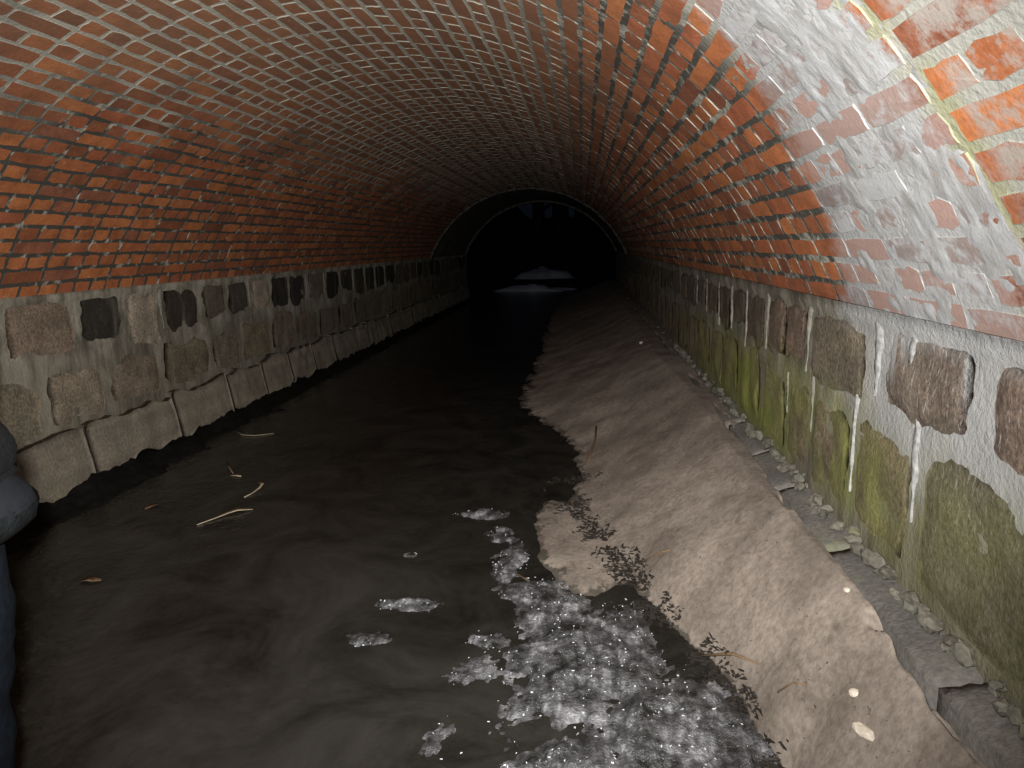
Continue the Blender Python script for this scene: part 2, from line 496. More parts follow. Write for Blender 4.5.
# far rendered lining and its two arch rings
tt = np.linspace(-TH, TH, 60); ys = np.linspace(YB, YE, 24)
T, Y = np.meshgrid(tt, ys, indexing='ij')
V = vpt(T, Y, RV+.01+.012*fbm(T*6, Y*2, 0, 31, 3)).reshape(-1, 3)
me = fast_mesh('lining', V, grid_faces(60, 24), LINING, True)
o = bpy.data.objects.new('lining', me); COL.objects.link(o); o.parent = ceiling
md = o.modifiers.new('thickness', 'SOLIDIFY'); md.thickness = .25; md.offset = 1
RING = plain('pale_arch_stone', (.07, .064, .055), .9, .2, 9, .4, .6)
vsn = 26
for yr, wid in ((YB-.02, .16), (YE-.22, .22)):
    for k in range(vsn):
        a0, a1 = -TH+2*TH*k/vsn+.004, -TH+2*TH*(k+1)/vsn-.004
        vv, ff = [], []
        ri = RV-.03+random.uniform(-.006, .006)
        for (rr, yq) in ((RV+.1, yr), (ri, yr+.01), (ri, yr+wid-.01), (RV+.1, yr+wid)):
            for q in range(3): vv.append(vpt(np.array(a0+(a1-a0)*q/2), yq, rr))
        for e in range(3):
            for q in range(2): ff.append((e*3+q, e*3+q+1, e*3+q+4, e*3+q+3))
        ff += [(0, 3, 6, 9), (2, 11, 8, 5)]
        mesh_obj('voussoir', vv, ff, RING, ceiling)

# ------------------------------------------------------------------ stone side walls
def side_wall(name, x, sgn, zb, label, seed):
    """mortar core of a side wall; sgn is the direction into the tunnel"""
    zz = np.linspace(zb, ZS+.012, 46); ys = steps(Y0, YE, .03, .012)
    Z, Y = np.meshgrid(zz, ys, indexing='ij')
    d = .006*fbm(Z*7, Y*5, 0, seed, 4)+.003*fbm(Z*30, Y*22, 0, seed+5, 3)
    d = d+.012*sst(ZS-.05, ZS-.01, Z)        # bed of mortar under the springing course
    V = np.stack([x+sgn*d, Y, Z], -1).reshape(-1, 3)
    n = len(V)
    back = V.copy(); back[:, 0] = x-sgn*.45
    F = grid_faces(len(zz), len(ys), 0, sgn < 0)
    # top closing strip
    top = np.stack([np.array([x-sgn*.45+0*ys, ys, ZS+.012+0*ys]).T], 0)[0]
    V2 = np.concatenate([V, top]); a = (len(zz)-1)*len(ys)+np.arange(len(ys)-1); b = n+np.arange(len(ys)-1)
    F2 = np.stack([a, b, b+1, a+1], 1)
    me = fast_mesh(name, V2, np.concatenate([F, F2]), WMORT, True)
    o = bpy.data.objects.new(name, me); COL.objects.link(o); tag(o, label, kind='structure'); return o

def stone(parent, x, sgn, y0, y1, z0, z1, col, seed, mat=None, depth=.024, round_=.28, rough=.012, name='stone', ragged=.10, nu=13, nv=10, tilt=0., bottom_rag=0., top_rag=0.):
    """a rough block face standing proud of the mortar: domed, with ragged outline"""
    u = np.linspace(-1, 1, nu); v = np.linspace(-1, 1, nv)
    Uu, Vv = np.meshgrid(u, v, indexing='ij')
    # squircle outline
    k = round_
    Ux = Uu*np.sqrt(1-k*Vv**2*Uu**2*.5); Vx = Vv*np.sqrt(1-k*Uu**2*Vv**2*.5)
    hy, hz = (y1-y0)/2, (z1-z0)/2
    edge = np.maximum(abs(Uu), abs(Vv))
    rag = ragged*min(hy, hz)*sst(.4, 1, edge)
    Yp = (y0+y1)/2+Ux*hy+rag*fbm(Uu*2.5, Vv*2.5, 0, seed, 3)
    Zp = (z0+z1)/2+Vx*hz+rag*fbm(Uu*2.5, Vv*2.5, 9, seed+1, 3)
    if bottom_rag: Zp = Zp+bottom_rag*sst(-.2, -1, Vv)*fbm(Yp*9, 0*Yp, 0, seed+9, 4)
    if top_rag: Zp = Zp+top_rag*sst(.2, 1, Vv)*fbm(Yp*7, 0*Yp, 3, seed+8, 4)
    D = depth*(1-sst(.86, 1.03, edge)*1.0)+rough*fbm(Yp*9, Zp*9, 0, seed+2, 4)*(1-.6*sst(.8, 1, edge))
    D = D-.004+tilt*(1-Vv)/2
    V = np.stack([x+sgn*D, Yp, Zp], -1).reshape(-1, 3)
    F = grid_faces(nu, nv, 0, sgn > 0)
    # skirt into the wall
    loop = [i*nv for i in range(nu)]+[(nu-1)*nv+j for j in range(1, nv)]+[i*nv+nv-1 for i in range(nu-2, -1, -1)]+[j for j in range(nv-2, 0, -1)]
    sk = V[loop].copy(); sk[:, 0] = x-sgn*.08
    n = len(V); m = len(loop)
    a = np.array(loop); b = np.roll(a, -1); c = n+np.arange(m); d = np.roll(c, -1)
    F2 = np.stack([a, c, d, b], 1) if sgn > 0 else np.stack([a, b, d, c], 1)
    org = np.array([x, (y0+y1)/2, (z0+z1)/2])
    me = fast_mesh(name, np.concatenate([V, sk])-org, np.concatenate([F, F2]), mat or STONE, True)
    o = bpy.data.objects.new(name, me); COL.objects.link(o); o.parent = parent; o.location = org
    o.color = (*col, 1)
    return o

wl = side_wall('wall_left', XL, 1, -.15, 'left abutment wall of dark squared stones in pale mortar', 41)
wr = side_wall('wall_right', XR, -1, -.15, 'right abutment wall of lime streaked mossy stone blocks', 61)

def jit(c, r, s=.12):
    k = 1+r.normal(0, s); return tuple(max(.004, q*k) for q in c)
r = np.random.default_rng(5)
DK, BR, PL, GR, MD = (.028, .026, .022), (.16, .125, .098), (.28, .245, .20), (.11, .096, .074), (.17, .145, .11)
# left upper course
L1 = [(2.05, 2.60, GR), (2.66, 3.08, BR), (3.13, 3.60, BR), (3.65, 3.99, DK), (4.06, 4.38, PL), (4.45, 4.86, (.045, .036, .028)), (4.95, 5.26, GR),
      (5.32, 5.64, (.06, .054, .044)), (5.72, 6.05, PL), (6.11, 6.48, DK), (6.50, 6.88, DK), (6.98, 7.38, GR), (7.48, 7.88, DK), (7.97, 8.36, (.04, .036, .028)),
      (8.46, 8.84, (.05, .045, .035)), (8.92, 9.28, (.04, .036, .03)), (9.36, 9.78, DK)]
y = 9.86
while y < YE-.4: w = r.uniform(.34, .5); L1.append((y, y+w, GR if r.random() < .6 else DK)); y += w+.08
y = 1.98
while y > Y0+.3: w = r.uniform(.36, .5); L1.insert(0, (y-w, y, BR)); y -= w+.07
for k, (a, b, c) in enumerate(L1):
    zt = ZS-.018-r.uniform(0, .012); zb = .755+r.uniform(-.04, .05)
    if c is DK and b < 4.1: zb = .80
    stone(wl, XL, 1, a, b, zb, zt, jit(c, r), 300+k, ragged=.24, depth=.013, top_rag=.015, bottom_rag=.05)
# left middle course
y = -1.3; k = 0
cuts = []
while y < YE-.5:
    w = r.uniform(.40, .62)
    if 2.6 < y < 2.9: w = 3.29-y
    elif 3.2 < y < 3.36: w = .42
    cuts.append((y, y+w)); y += w+.055
for k, (a, b) in enumerate(cuts):
    c = [(.165, .142, .11), (.15, .132, .10), (.135, .122, .085), (.145, .12, .092)][int(r.integers(4))]
    stone(wl, XL, 1, a, b, .375+r.uniform(-.02, .02), .70+r.uniform(-.04, .03), jit(c, r), 400+k, ragged=.22, depth=.010, top_rag=.03)
# left footing course, standing out from the wall, broken along its foot
y = -1.4; k = 0
while y < YE-.4:
    w = r.uniform(.48, .85)
    if 2.4 < y < 3.2: w = 3.50-y
    stone(wl, XL+.045, 1, y, y+w, .07+r.uniform(-.01, .02), .352+r.uniform(-.008, .008), jit((.20, .175, .14), r, .05), 500+k, mat=FOOT,
          depth=.006, round_=.03, rough=.014, ragged=.03, nu=22, nv=11, tilt=.045, bottom_rag=.05, top_rag=.04, name='footing_stone')
    y += w+.004; k += 1

# right upper course
R1 = [(.55, .98, BR), (1.03, 1.45, (.15, .115, .095)), (1.52, 1.94, (.15, .122, .103)), (2.07, 2.57, (.135, .118, .09)), (2.63, 2.87, (.135, .10, .078)), (2.89, 3.14, (.125, .095, .072)),
      (3.22, 3.55, (.085, .066, .05)), (3.60, 3.90, (.07, .056, .044)), (3.97, 4.25, (.075, .06, .045)), (4.31, 4.66, (.085, .07, .05)), (4.73, 5.06, GR)]
y = 5.14
while y < YE-.4: w = r.uniform(.30, .46); R1.append((y, y+w, GR)); y += w+.075
y = .48
while y > Y0+.3: w = r.uniform(.36, .5); R1.insert(0, (y-w, y, BR)); y -= w+.07
for k, (a, b, c) in enumerate(R1):
    zt = ZS-.035-r.uniform(0, .012); zb = .845+r.uniform(-.012, .012)
    if 2.0 < a < 3: zb = .80
    if a > 3: zb = .83+r.uniform(-.05, .03)
    stone(wr, XR, -1, a, b, zb, zt, jit(c, r, .06), 600+k, ragged=.20, depth=.012, top_rag=.01, bottom_rag=.04, nu=17, nv=12)
# right lower course
R2 = [(.35, .93, MD), (1.0, 1.70, (.115, .105, .085)), (1.755, 2.11, (.15, .12, .085)), (2.165, 2.49, (.14, .11, .085)), (2.54, 2.79, (.12, .095, .072)), (2.85, 3.2, MD)]
y = 3.26
while y < YE-.4: w = r.uniform(.32, .5); R2.append((y, y+w, MD)); y += w+.06
y = .28
while y > Y0+.3: w = r.uniform(.4, .6); R2.insert(0, (y-w, y, MD)); y -= w+.07
for k, (a, b, c) in enumerate(R2):
    zt = (.795 if a < 1.5 else .765)+r.uniform(-.025, .015); zb = .44+r.uniform(-.02, .01)
    stone(wr, XR, -1, a, b, zb, zt, jit(c, r, .06), 700+k, ragged=.16, depth=.009, top_rag=.03, nu=17, nv=14)

# ledge of grey slabs along the foot of the right wall
LEDGE = (.15, .142, .132)
def slab(y0, y1, seed):
    rr = np.random.default_rng(seed)
    nu, nv = 14, 7
    u = np.linspace(0, 1, nu); v = np.linspace(0, 1, nv)
    Uu, Vv = np.meshgrid(u, v, indexing='ij')
    wdt = .093+rr.normal(0, .005)
    Yp = y0+(y1-y0)*Uu+.012*fbm(Vv*4, Uu*3, 0, seed, 3)
    Xp = XR+.03-(wdt+.03)*Vv+.022*fbm(Yp*6, Vv, 0, seed+1, 3)*Vv
    e = np.maximum(abs(2*Uu-1), np.clip(2*Vv-1, 0, 1))
    Zp = .408-.034*Vv+.006*fbm(Yp*10, Vv*4, 0, seed+2, 4)-.007*sst(.86, 1, e)
    Vt = np.stack([Xp, Yp, Zp], -1).reshape(-1, 3)
    F = grid_faces(nu, nv, 0, False)
    loop = [i*nv for i in range(nu)]+[(nu-1)*nv+j for j in range(1, nv)]+[i*nv+nv-1 for i in range(nu-2, -1, -1)]+[j for j in range(nv-2, 0, -1)]
    sk = Vt[loop].copy(); sk[:, 2] = .20
    n, m = len(Vt), len(loop); a = np.array(loop); b = np.roll(a, -1); c = n+np.arange(m); d = np.roll(c, -1)
    org = np.array([XR-.08, (y0+y1)/2, .35])
    F = F[:, ::-1]
    me = fast_mesh('ledge_slab', np.concatenate([Vt, sk])-org, np.concatenate([F, np.stack([a, b, d, c], 1)]), FOOT, True)
    o = bpy.data.objects.new('ledge_slab', me); COL.objects.link(o); o.parent = wr; o.location = org
    o.color = (*jit(LEDGE, rr, .08), 1)
sl = [(.2, .795), (.80, 1.37), (1.375, 2.025), (2.03, 2.565), (2.57, 2.995), (3.0, 3.515), (3.52, 4.115), (4.12, 4.765)]
y = 4.77
while y < YE-.6: w = random.uniform(.45, .7); sl.append((y, y+w)); y += w+.005
for k, (a, b) in enumerate(sl): slab(a, b, 800+k)
# lime drips running down from the springing
DRIP = plain('pale_lime_drip', (.21, .20, .165), .9, .25, 40, .25, .6)
DRIP2 = plain('fresh_lime_drip', (.30, .30, .29), .85, .2, 60, .35, .7)
def drip(parent, x, sgn, y, zt, zb, w, mat, seed):
    n, m = 16, 5
    t = np.linspace(0, 1, n); u = np.linspace(-1, 1, m)
    T_, U_ = np.meshgrid(t, u, indexing='ij')
    wd = w*(.35+.85*(1-T_))*(1+.7*fbm(T_*7, 0*T_+seed, 0, seed, 3))*(1-.95*sst(.6, 1, T_))+.004
    Yp = y+U_*wd/2+.35*w*fbm(T_*3, 0*T_, 2, seed+1, 3); Zp = zt+(zb-zt)*T_
    D = .002+.0045*(1-U_**2)*(1-.6*T_)+.004*fbm(T_*14, U_*3, 0, seed+2, 3)-.010*(abs(U_) > .9)
    V_ = np.stack([x+sgn*D, Yp, Zp], -1).reshape(-1, 3); org = np.array([x, y, zt])
    o = bpy.data.objects.new('lime_drip', fast_mesh('lime_drip', V_-org, grid_faces(n, m, 0, sgn < 0), mat, True)); COL.objects.link(o)
    o.parent = parent; o.location = org
for k, (y, zt, zb, w) in enumerate([(1.80, 1.06, .85, .05), (1.735, .86, .58, .045), (2.005, 1.07, .84, .08), (2.13, .82, .52, .022), (2.60, 1.06, .80, .05), (3.18, 1.05, .80, .04), (3.575, 1.05, .60, .03),
                                    (3.93, 1.05, .80, .035), (4.28, 1.05, .78, .03), (4.70, 1.05, .82, .03), (1.30, 1.06, .86, .035), (2.52, .80, .60, .03), (5.1, 1.05, .84, .03), (2.82, .76, .6, .025)]):
    drip(wr, XR, -1, y, zt, zb, w, DRIP2 if y < 2.3 else DRIP, 900+k)
for k, y in enumerate((4.42, 5.68, 6.93, 7.43, 7.93, 8.41, 8.88, 9.32, 9.82)):
    drip(wl, XL, 1, y, 1.05, .72+.1*random.random(), .05, DRIP, 950+k)
# rubble chips in the angle between ledge and wall
rr = np.random.default_rng(11)
for k in range(90):
    y = 1.0+5*(k/90)**1.3+rr.normal(0, .03)
    s_ = rr.uniform(.010, .030)
    bm = bmesh.new(); bmesh.ops.create_icosphere(bm, subdivisions=2, radius=s_)
    for v in bm.verts: v.co = Vector((v.co.x*.8, v.co.y*rr.uniform(1.0, 1.7), v.co.z*.7))*(1+rr.normal(0, .14))
    me = bpy.data.meshes.new('rubble_chip'); bm.to_mesh(me); bm.free(); me.materials.append(FOOT)
    o = bpy.data.objects.new('rubble_chip', me); COL.objects.link(o); o.parent = wr
    o.location = (XR-.015-rr.uniform(0, .03), y, .415+rr.uniform(-.01, .018)); o.rotation_euler = rr.uniform(-.6, .6, 3)
    o.color = (*jit((.12, .115, .095), rr, .2), 1)

# ------------------------------------------------------------------ floor: stream bed, mud bank on the right
EY = np.array([-2, .8, 1.59, 1.68, 1.85, 2.02, 2.15, 2.41, 2.74, 2.94, 3.43, 3.83, 4.44, 4.95, 5.5, 5.8, 6.43, 8.64, 12.15, 16.5, 20])
EX = np.array([.50, .50, .49, .45, .44, .40, .34, .24, .16, .08, -.06, -.03, -.05, -.25, -.45, -.55, -.52, -.50, -.58, -.50, -.4])
def bank(x, y):
    xe = np.interp(y, EY, EX)+(.012+.038*sst(2.0, 3.6, y))*fbm(y*3.1, x*1.5, 0, 71, 4)
    xw = XR-.072+.015*sst(2.6, 4.2, y)
    t = (x-xe)/(xw-xe)
    zw = .374+.018*sst(2.6, 4.2, y)
    up = zw*np.clip(t*1.14, 0, 1.0)**(.8+.45*sst(2.3, 3.6, y))
    up = up+.008*fbm(x*2.0, y*1.6, 0, 73, 4)*sst(0, .3, t)*(1-sst(.85, 1, t)*.6)+.007*fbm(x*11, y*8, 0, 74, 4)*sst(-.05, .25, t)+.003*fbm(x*34, y*26, 0, 76, 3)*sst(-.05, .2, t)
    dn = np.maximum(-.15, t*(xw-xe)*.35)+.018*fbm(x*3, y*2, 0, 75, 4)
    h = np.where(t > 0, up, dn)
    h = h+(.009+.011*sst(2.3, 3.6, y))*fbm(x*13, y*12, 0, 84, 5, .65)*np.exp(-(h/.035)**2)
    # half drowned mud flat beside the channel of litter
    q = ((x+.02-.12*(2.95-y))/.20)**2+((y-2.94)/.50)**2
    h = np.maximum(h, .021-.040*sst(.35, 1.5, q+.5*fbm(x*9, y*6, 0, 77, 5, .6))+.005*fbm(x*20, y*12, 0, 78, 4))
    h = np.maximum(h, -.006-.04*sst(.3, 1.4, ((x+1.7)/.38)**2+((y-9.3)/1.7)**2+.4*fbm(x*4, y*2, 0, 87, 4)))
    # shrinkage crack along the ledge
    cr = sst(.0, .35, fbm(y*2.2, 0*y, 0, 79, 3)+.18)
    h = h-.05*sst(xw-.020, xw-.010, x)*(1-sst(2.6, 3.6, y))
    h = h-.09*np.exp(-((x-(xw-.022+.014*fbm(y*9, 0*y, 0, 80, 3)))/(.009+.006*fbm(y*14, 0*y, 5, 86, 2)))**2)*cr
    return h
xs = np.concatenate([np.linspace(-2.78, -.75, 90), np.linspace(-.74, .55, 110), np.linspace(.555, .69, 18), np.linspace(.695, .75, 26), np.linspace(.755, .83, 5)]); ys = steps(-1.6, YE+.4, .016, .012)
X, Y = np.meshgrid(xs, ys, indexing='ij')
Zf = bank(X, Y)
me = fast_mesh('floor', np.stack([X, Y, Zf], -1).reshape(-1, 3), grid_faces(len(xs), len(ys)), MUD, True)
floor = bpy.data.objects.new('floor', me); COL.objects.link(floor)
tag(floor, 'grey brown mud bank and silty stream bed of the tunnel', kind='structure')

# black silt ridge against the foot of the left wall
xs = np.linspace(-2.80, -2.38, 34); ys = steps(-1.6, YE, .022, .012)
X, Y = np.meshgrid(xs, ys, indexing='ij')
Zr = .115*(1-sst(-2.74, -2.42, X+.10*fbm(Y*1.7, X, 0, 83, 3)))+.045*fbm(X*13, Y*9, 0, 81, 4)+.02*fbm(X*40, Y*30, 0, 82, 3)-.03
o = bpy.data.objects.new('silt_ridge', fast_mesh('silt_ridge', np.stack([X, Y, Zr], -1).reshape(-1, 3), grid_faces(len(xs), len(ys)), SILT, True))
COL.objects.link(o); o.parent = floor; tag(o, 'black wet silt piled along the wall foot')

# water
xs = np.linspace(-2.72, .62, 120); ys = steps(-1.6, YE+4, .03, .012)
X, Y = np.meshgrid(xs, ys, indexing='ij')
Zw = .0012*fbm(X*7, Y*4, 0, 91, 3)
V = np.stack([X, Y, Zw], -1).reshape(-1, 3)
water = bpy.data.objects.new('stream_water', fast_mesh('stream_water', V, grid_faces(len(xs), len(ys)), WATER, True))
COL.objects.link(water); tag(water, 'dark shallow stream water filling the tunnel floor left of the mud', 'water', kind='stuff')

# slushy ice on the water's edge: a lumpy crust
BL = [(.02, 2.02, .27, .36, 1.0), (.24, 1.72, .24, .24, 1.0), (-.12, 2.35, .16, .25, .95), (-.30, 2.72, .10, .22, .75), (-.20, 2.45, .14, .12, .8), (.10, 1.52, .32, .2, .95), (-.05, 1.30, .3, .25, .7),
      (-.36, 2.98, .11, .12, .75), (-.46, 3.22, .20, .09, .75), (-.62, 2.33, .15, .05, .65), (-.70, 2.10, .14, .07, .6), (-.36, 1.95, .15, .12, .55), (-.38, 1.62, .10, .16, .55),
      (-.72, 2.75, .09, .05, .4), (-.55, 2.58, .08, .05, .4), (-.30, 2.12, .12, .10, .6), (-.18, 1.72, .12, .2, .6), (-.55, 1.85, .1, .06, .4)]
xs = np.linspace(-.95, .52, 190); ys = np.linspace(1.0, 3.5, 300)
X, Y = np.meshgrid(xs, ys, indexing='ij')
den = np.zeros_like(X)
for (bx_, by_, sx, sy, a) in BL: den = np.maximum(den, a*np.exp(-.9*(((X-bx_)/sx)**2+((Y-by_)/sy)**2)))
den = den+.30*fbm(X*7, Y*6, 0, 95, 5)
lump = fbm(X*12, Y*10, 0, 96, 5, .6)
Zi = -.010+.055*sst(.12, .95, den)*(.55+.6*lump)+.006*fbm(X*60, Y*45, 0, 97, 2)
V = np.stack([X, Y, Zi], -1).reshape(-1, 3); F = grid_faces(len(xs), len(ys))
F = F[(Zi.reshape(-1)[F] > -.004).any(1)]
ice = bpy.data.objects.new('ice_crust', fast_mesh('ice_crust', V, F, ICE, True)); COL.objects.link(ice)
tag(ice, 'crumpled grey white slush ice at the edge of the mud', 'ice', kind='stuff')
# splinters of clear ice standing in the slush, they catch the flash
SHARD = plain('clear_ice', (.62, .63, .66), .12, .8, 40, .2, .3)
def scatter(name, n, pick, size, mat, seed, tilt, parent=None, lift=.004, asp=2.0):
    rr = np.random.default_rng(seed); VV, FF, c = [], [], 0
    while c < n:
        p = pick(rr)
        if p is None: continue
        L_ = rr.uniform(*size); w = L_/rr.uniform(1.2, asp*1.5)
        q = np.array([(-1, 0, 0), (-.3, -.6, .12), (.5, -.45, .1), (1, .1, 0), (.35, .55, .12), (-.45, .5, .06)])
        q = q*(1+rr.normal(0, .18, (6, 3)))*[L_/2, w/2, L_/2]
        a, b, g = rr.uniform(0, 6.28), rr.normal(0, tilt), rr.normal(0, tilt)
        R_ = np.array(Matrix.Rotation(a, 3, 'Z') @ Matrix.Rotation(b, 3, 'X') @ Matrix.Rotation(g, 3, 'Y'))
        q = q@R_.T+np.array(p)+[0, 0, lift]
        th_ = q+np.array([0, 0, -.0025])
        VV.append(np.concatenate([q, th_])); o_ = 12*c
        for k in range(1, 5): FF.append((o_, o_+k, o_+k+1)); FF.append((o_+6, o_+6+k+1, o_+6+k))
        for k in range(6): z_ = (k+1) % 6; FF += [(o_+k, o_+6+k, o_+6+z_), (o_+k, o_+6+z_, o_+z_)]
        c += 1
    o = bpy.data.objects.new(name, fast_mesh(name, np.concatenate(VV), np.array(FF), mat)); COL.objects.link(o)
    if parent: o.parent = parent
    o['kind'] = 'stuff'
    return o
def pick_ice(rr):
    i, j = rr.integers(0, X.shape[0]), rr.integers(0, X.shape[1])
    if den[i, j] < .32 or rr.random() > den[i, j]: return None
    return X[i, j], Y[i, j], max(0, Zi[i, j])
scatter('ice_splinters', 550, pick_ice, (.003, .010), SHARD, 3, .6, ice, .001, 3)

# dark rotting litter along the shoreline
LITTER = plain('rotten_leaf', (.022, .018, .014), .65, .3, 60, .5, .4)
def pick_lit(rr):
    y = 1.4+2.4*rr.random()**1.2
    x = float(np.interp(y, EY, EX))+rr.normal(-.01, .05)
    if y > 3.1: x += rr.normal(0, .05)
    if float(fbm(x*9, y*7, 0, 140, 3)) < .12: return None
    z = float(bank(np.array(x), np.array(y)))
    if z > .055: return None
    return x, y, max(z, .002)
lit = scatter('leaf_litter', 1500, pick_lit, (.006, .038), LITTER, 9, .22, None, .002, 1.6)
tag(lit, 'black rotten leaf litter strewn along the muddy waterline', 'litter')

# ------------------------------------------------------------------ beyond the far mouth
HILL = plain('dark_wooded_slope', (.035, .033, .028), .95, .1, 2, .5, .8)
xs = np.linspace(-16, 14, 90); ys = np.linspace(YE-.15, 60, 80)
X2, Y2 = np.meshgrid(xs, ys, indexing='ij')
Z2 = -.16+2.9*sst(26, 44, Y2+2.5*fbm(X2*.2, Y2*.1, 0, 111, 3))+.25*fbm(X2*.6, Y2*.5, 0, 112, 4)*sst(17.2, 20, Y2)
side = np.maximum(sst(1.6, 5.5, X2-XC), sst(1.9, 6, XC-X2))
Z2 = Z2+2.4*side*sst(17.2, 19, Y2)
o = bpy.data.objects.new('ground_outside', fast_mesh('ground_outside', np.stack([X2, Y2, Z2], -1).reshape(-1, 3), grid_faces(90, 80), HILL, True))
COL.objects.link(o); tag(o, 'dark sloping ground beyond the far tunnel mouth', kind='structure')
SNOW = plain('old_snow', (.42, .44, .48), .8, .2, 6, .12, .4)
def snow(cx, cy, rx, ry, z, seed, label):
    nu, nv = 26, 18
    u = np.linspace(0, 1, nu); a = np.linspace(0, 2*math.pi, nv*2, endpoint=False)
    U_, A_ = np.meshgrid(u, a, indexing='ij')
    rad = U_*(1+.6*fbm(np.cos(A_)*2, np.sin(A_)*2, 0, seed, 3))
    Xs, Ys = cx+rx*rad*np.cos(A_), cy+ry*rad*np.sin(A_)
    Zs = z+.22*(1-U_**2)+.16*fbm(Xs*2, Ys*2, 0, seed+1, 3)*(1-U_)-.12*sst(.7, 1, U_)
    na = len(a); F = []
    for i in range(nu-1):
        for j in range(na): F.append((i*na+j, (i+1)*na+j, (i+1)*na+(j+1) % na, i*na+(j+1) % na))
    o = bpy.data.objects.new('snow_drift', fast_mesh('snow_drift', np.stack([Xs, Ys, Zs], -1).reshape(-1, 3)-np.array([cx, cy, z]), np.array(F), SNOW, True))
    COL.objects.link(o); o.location = (cx, cy, z); tag(o, label, 'snow', 'snow drifts outside the tunnel'); return o
snow(-1.2, 20.2, 1.6, .7, -.10, 121, 'long thin snow drift lying across the stream just outside the mouth')
snow(-1.45, 27.5, 1.0, .9, .12, 131, 'farther round patch of snow at the foot of the dark slope')
BARK = plain('dark_bark', (.03, .027, .023), .9, .1, 6, .4, .8)
def tube(name, pts, rads, mat, parent=None, nseg=8):
    pts = [np.array(p, float) for p in pts]; V, F = [], []
    for i, p in enumerate(pts):
        d = pts[min(i+1, len(pts)-1)]-pts[max(i-1, 0)]; d /= np.linalg.norm(d)
        a = np.cross(d, [0, 0, 1.]) if abs(d[2]) < .9 else np.cross(d, [0, 1., 0]); a /= np.linalg.norm(a); b = np.cross(d, a)
        for k in range(nseg):
            t = 2*math.pi*k/nseg; V.append(p+rads[i]*(a*math.cos(t)+b*math.sin(t)))
    for i in range(len(pts)-1):
        for k in range(nseg): F.append((i*nseg+k, i*nseg+(k+1) % nseg, (i+1)*nseg+(k+1) % nseg, (i+1)*nseg+k))
    F.append(tuple(range(nseg))[::-1]); F.append(tuple((len(pts)-1)*nseg+k for k in range(nseg)))
    return mesh_obj(name, V, F, mat, parent, True)
for (tx, ty, tz, rr_, lab) in ((-2.15, 36, 1.2, .30, 'leftmost bare dark tree trunk on the slope beyond the mouth'),
                               (-1.15, 38, 1.5, .42, 'thick middle tree trunk on the slope beyond the mouth'),
                               (-.05, 37, 1.3, .36, 'rightmost bare dark tree trunk on the slope beyond the mouth')):
    t = empty('bare_tree', (tx, ty, tz)); tag(t, lab, 'tree', 'trees beyond the tunnel mouth')
    tube('trunk', [(0, 0, -.4), (.05, 0, 1.5), (-.05, .1, 4), (.1, 0, 7)], [rr_*1.2, rr_, rr_*.8, rr_*.5], BARK, t)
    for q in range(5):
        a = q*1.4; z = 1.6+.5*q
        tube('branch', [(0, 0, z), (.7*math.cos(a), .5*math.sin(a), z+.4), (1.5*math.cos(a), 1.0*math.sin(a), z+1.2)], [.12, .08, .03], BARK, t, 6)

# ------------------------------------------------------------------ floating scraps, twigs and pebbles
STRAW = plain('dry_reed', (.55, .47, .33), .6, .3, 50, .25, .3)
BLEAF = plain('brown_leaf', (.20, .125, .075), .7, .2, 60, .3, .4)
TWIG = plain('twig_bark', (.16, .105, .06), .8, .2, 80, .3, .4)
PEB = plain('pale_pebble', (.50, .44, .36), .7, .3, 40, .3, .5)
def blade(name, pts, wid, mat, label, cat, group=None, thick=.002, mid=True):
    """a flat curled leaf blade lying along pts with widths wid"""
    pts = [np.array(p, float) for p in pts]; c0 = pts[0].copy(); V, F = [], []
    for i, p in enumerate(pts):
        d = pts[min(i+1, len(pts)-1)]-pts[max(i-1, 0)]; d /= np.linalg.norm(d)
        s_ = np.cross(d, [0, 0, 1.]); s_ /= np.linalg.norm(s_)
        w = wid[i]
        for e, h in ((-1, .25*w), (0, 0), (1, .25*w)): V.append(p+s_*e*w/2+[0, 0, h]-c0)
        for e, h in ((-1, .25*w), (0, 0), (1, .25*w)): V.append(p+s_*e*w/2+[0, 0, h-thick]-c0)
    for i in range(len(pts)-1):
        a, b = i*6, i*6+6
        for k in (0, 1): F += [(a+k, a+k+1, b+k+1, b+k), (a+3+k+1, a+3+k, b+3+k, b+3+k+1)]
        F += [(a, b, b+3, a+3), (a+2, a+5, b+5, b+2)]
    F += [(0, 3, 4, 1), (1, 4, 5, 2)]; e = (len(pts)-1)*6; F += [(e, e+1, e+4, e+3), (e+1, e+2, e+5, e+4)]
    o = mesh_obj(name, V, F, mat, None, True); o.location = c0
    return tag(o, label, cat, group)
blade('reed_leaf', [(-1.82, 3.03, .004), (-1.775, 3.10, .006), (-1.735, 3.17, .008), (-1.705, 3.20, .010), (-1.68, 3.215, .008), (-1.64, 3.235, .005)], [.004, .012, .022, .034, .020, .006], STRAW,
      'long pale bent reed leaf floating on the dark water', 'leaf')
blade('reed_scrap', [(-1.80, 3.64, .004), (-1.755, 3.60, .010), (-1.74, 3.53, .012), (-1.75, 3.46, .006), (-1.77, 3.41, .003)], [.016, .016, .012, .008, .004], STRAW, 'small hooked curl of pale reed behind the long bent leaf', 'leaf')
blade('reed_scrap', [(-2.18, 4.03, .003), (-2.10, 3.90, .005), (-2.02, 3.79, .004)], [.006, .010, .005], TWIG, 'thin brown reed stem pointing at the hooked curl', 'stem')
blade('reed_scrap', [(-2.02, 3.755, .004), (-1.985, 3.75, .006), (-1.95, 3.745, .004)], [.008, .018, .008], STRAW, 'tiny pale reed chip at the end of the thin brown stem', 'leaf')
blade('reed_straw', [(-2.47, 4.74, .004), (-2.38, 4.64, .006), (-2.28, 4.62, .006), (-2.17, 4.69, .004)], [.006, .010, .010, .006], STRAW, 'slender straw floating close to the foot of the left wall', 'stem')
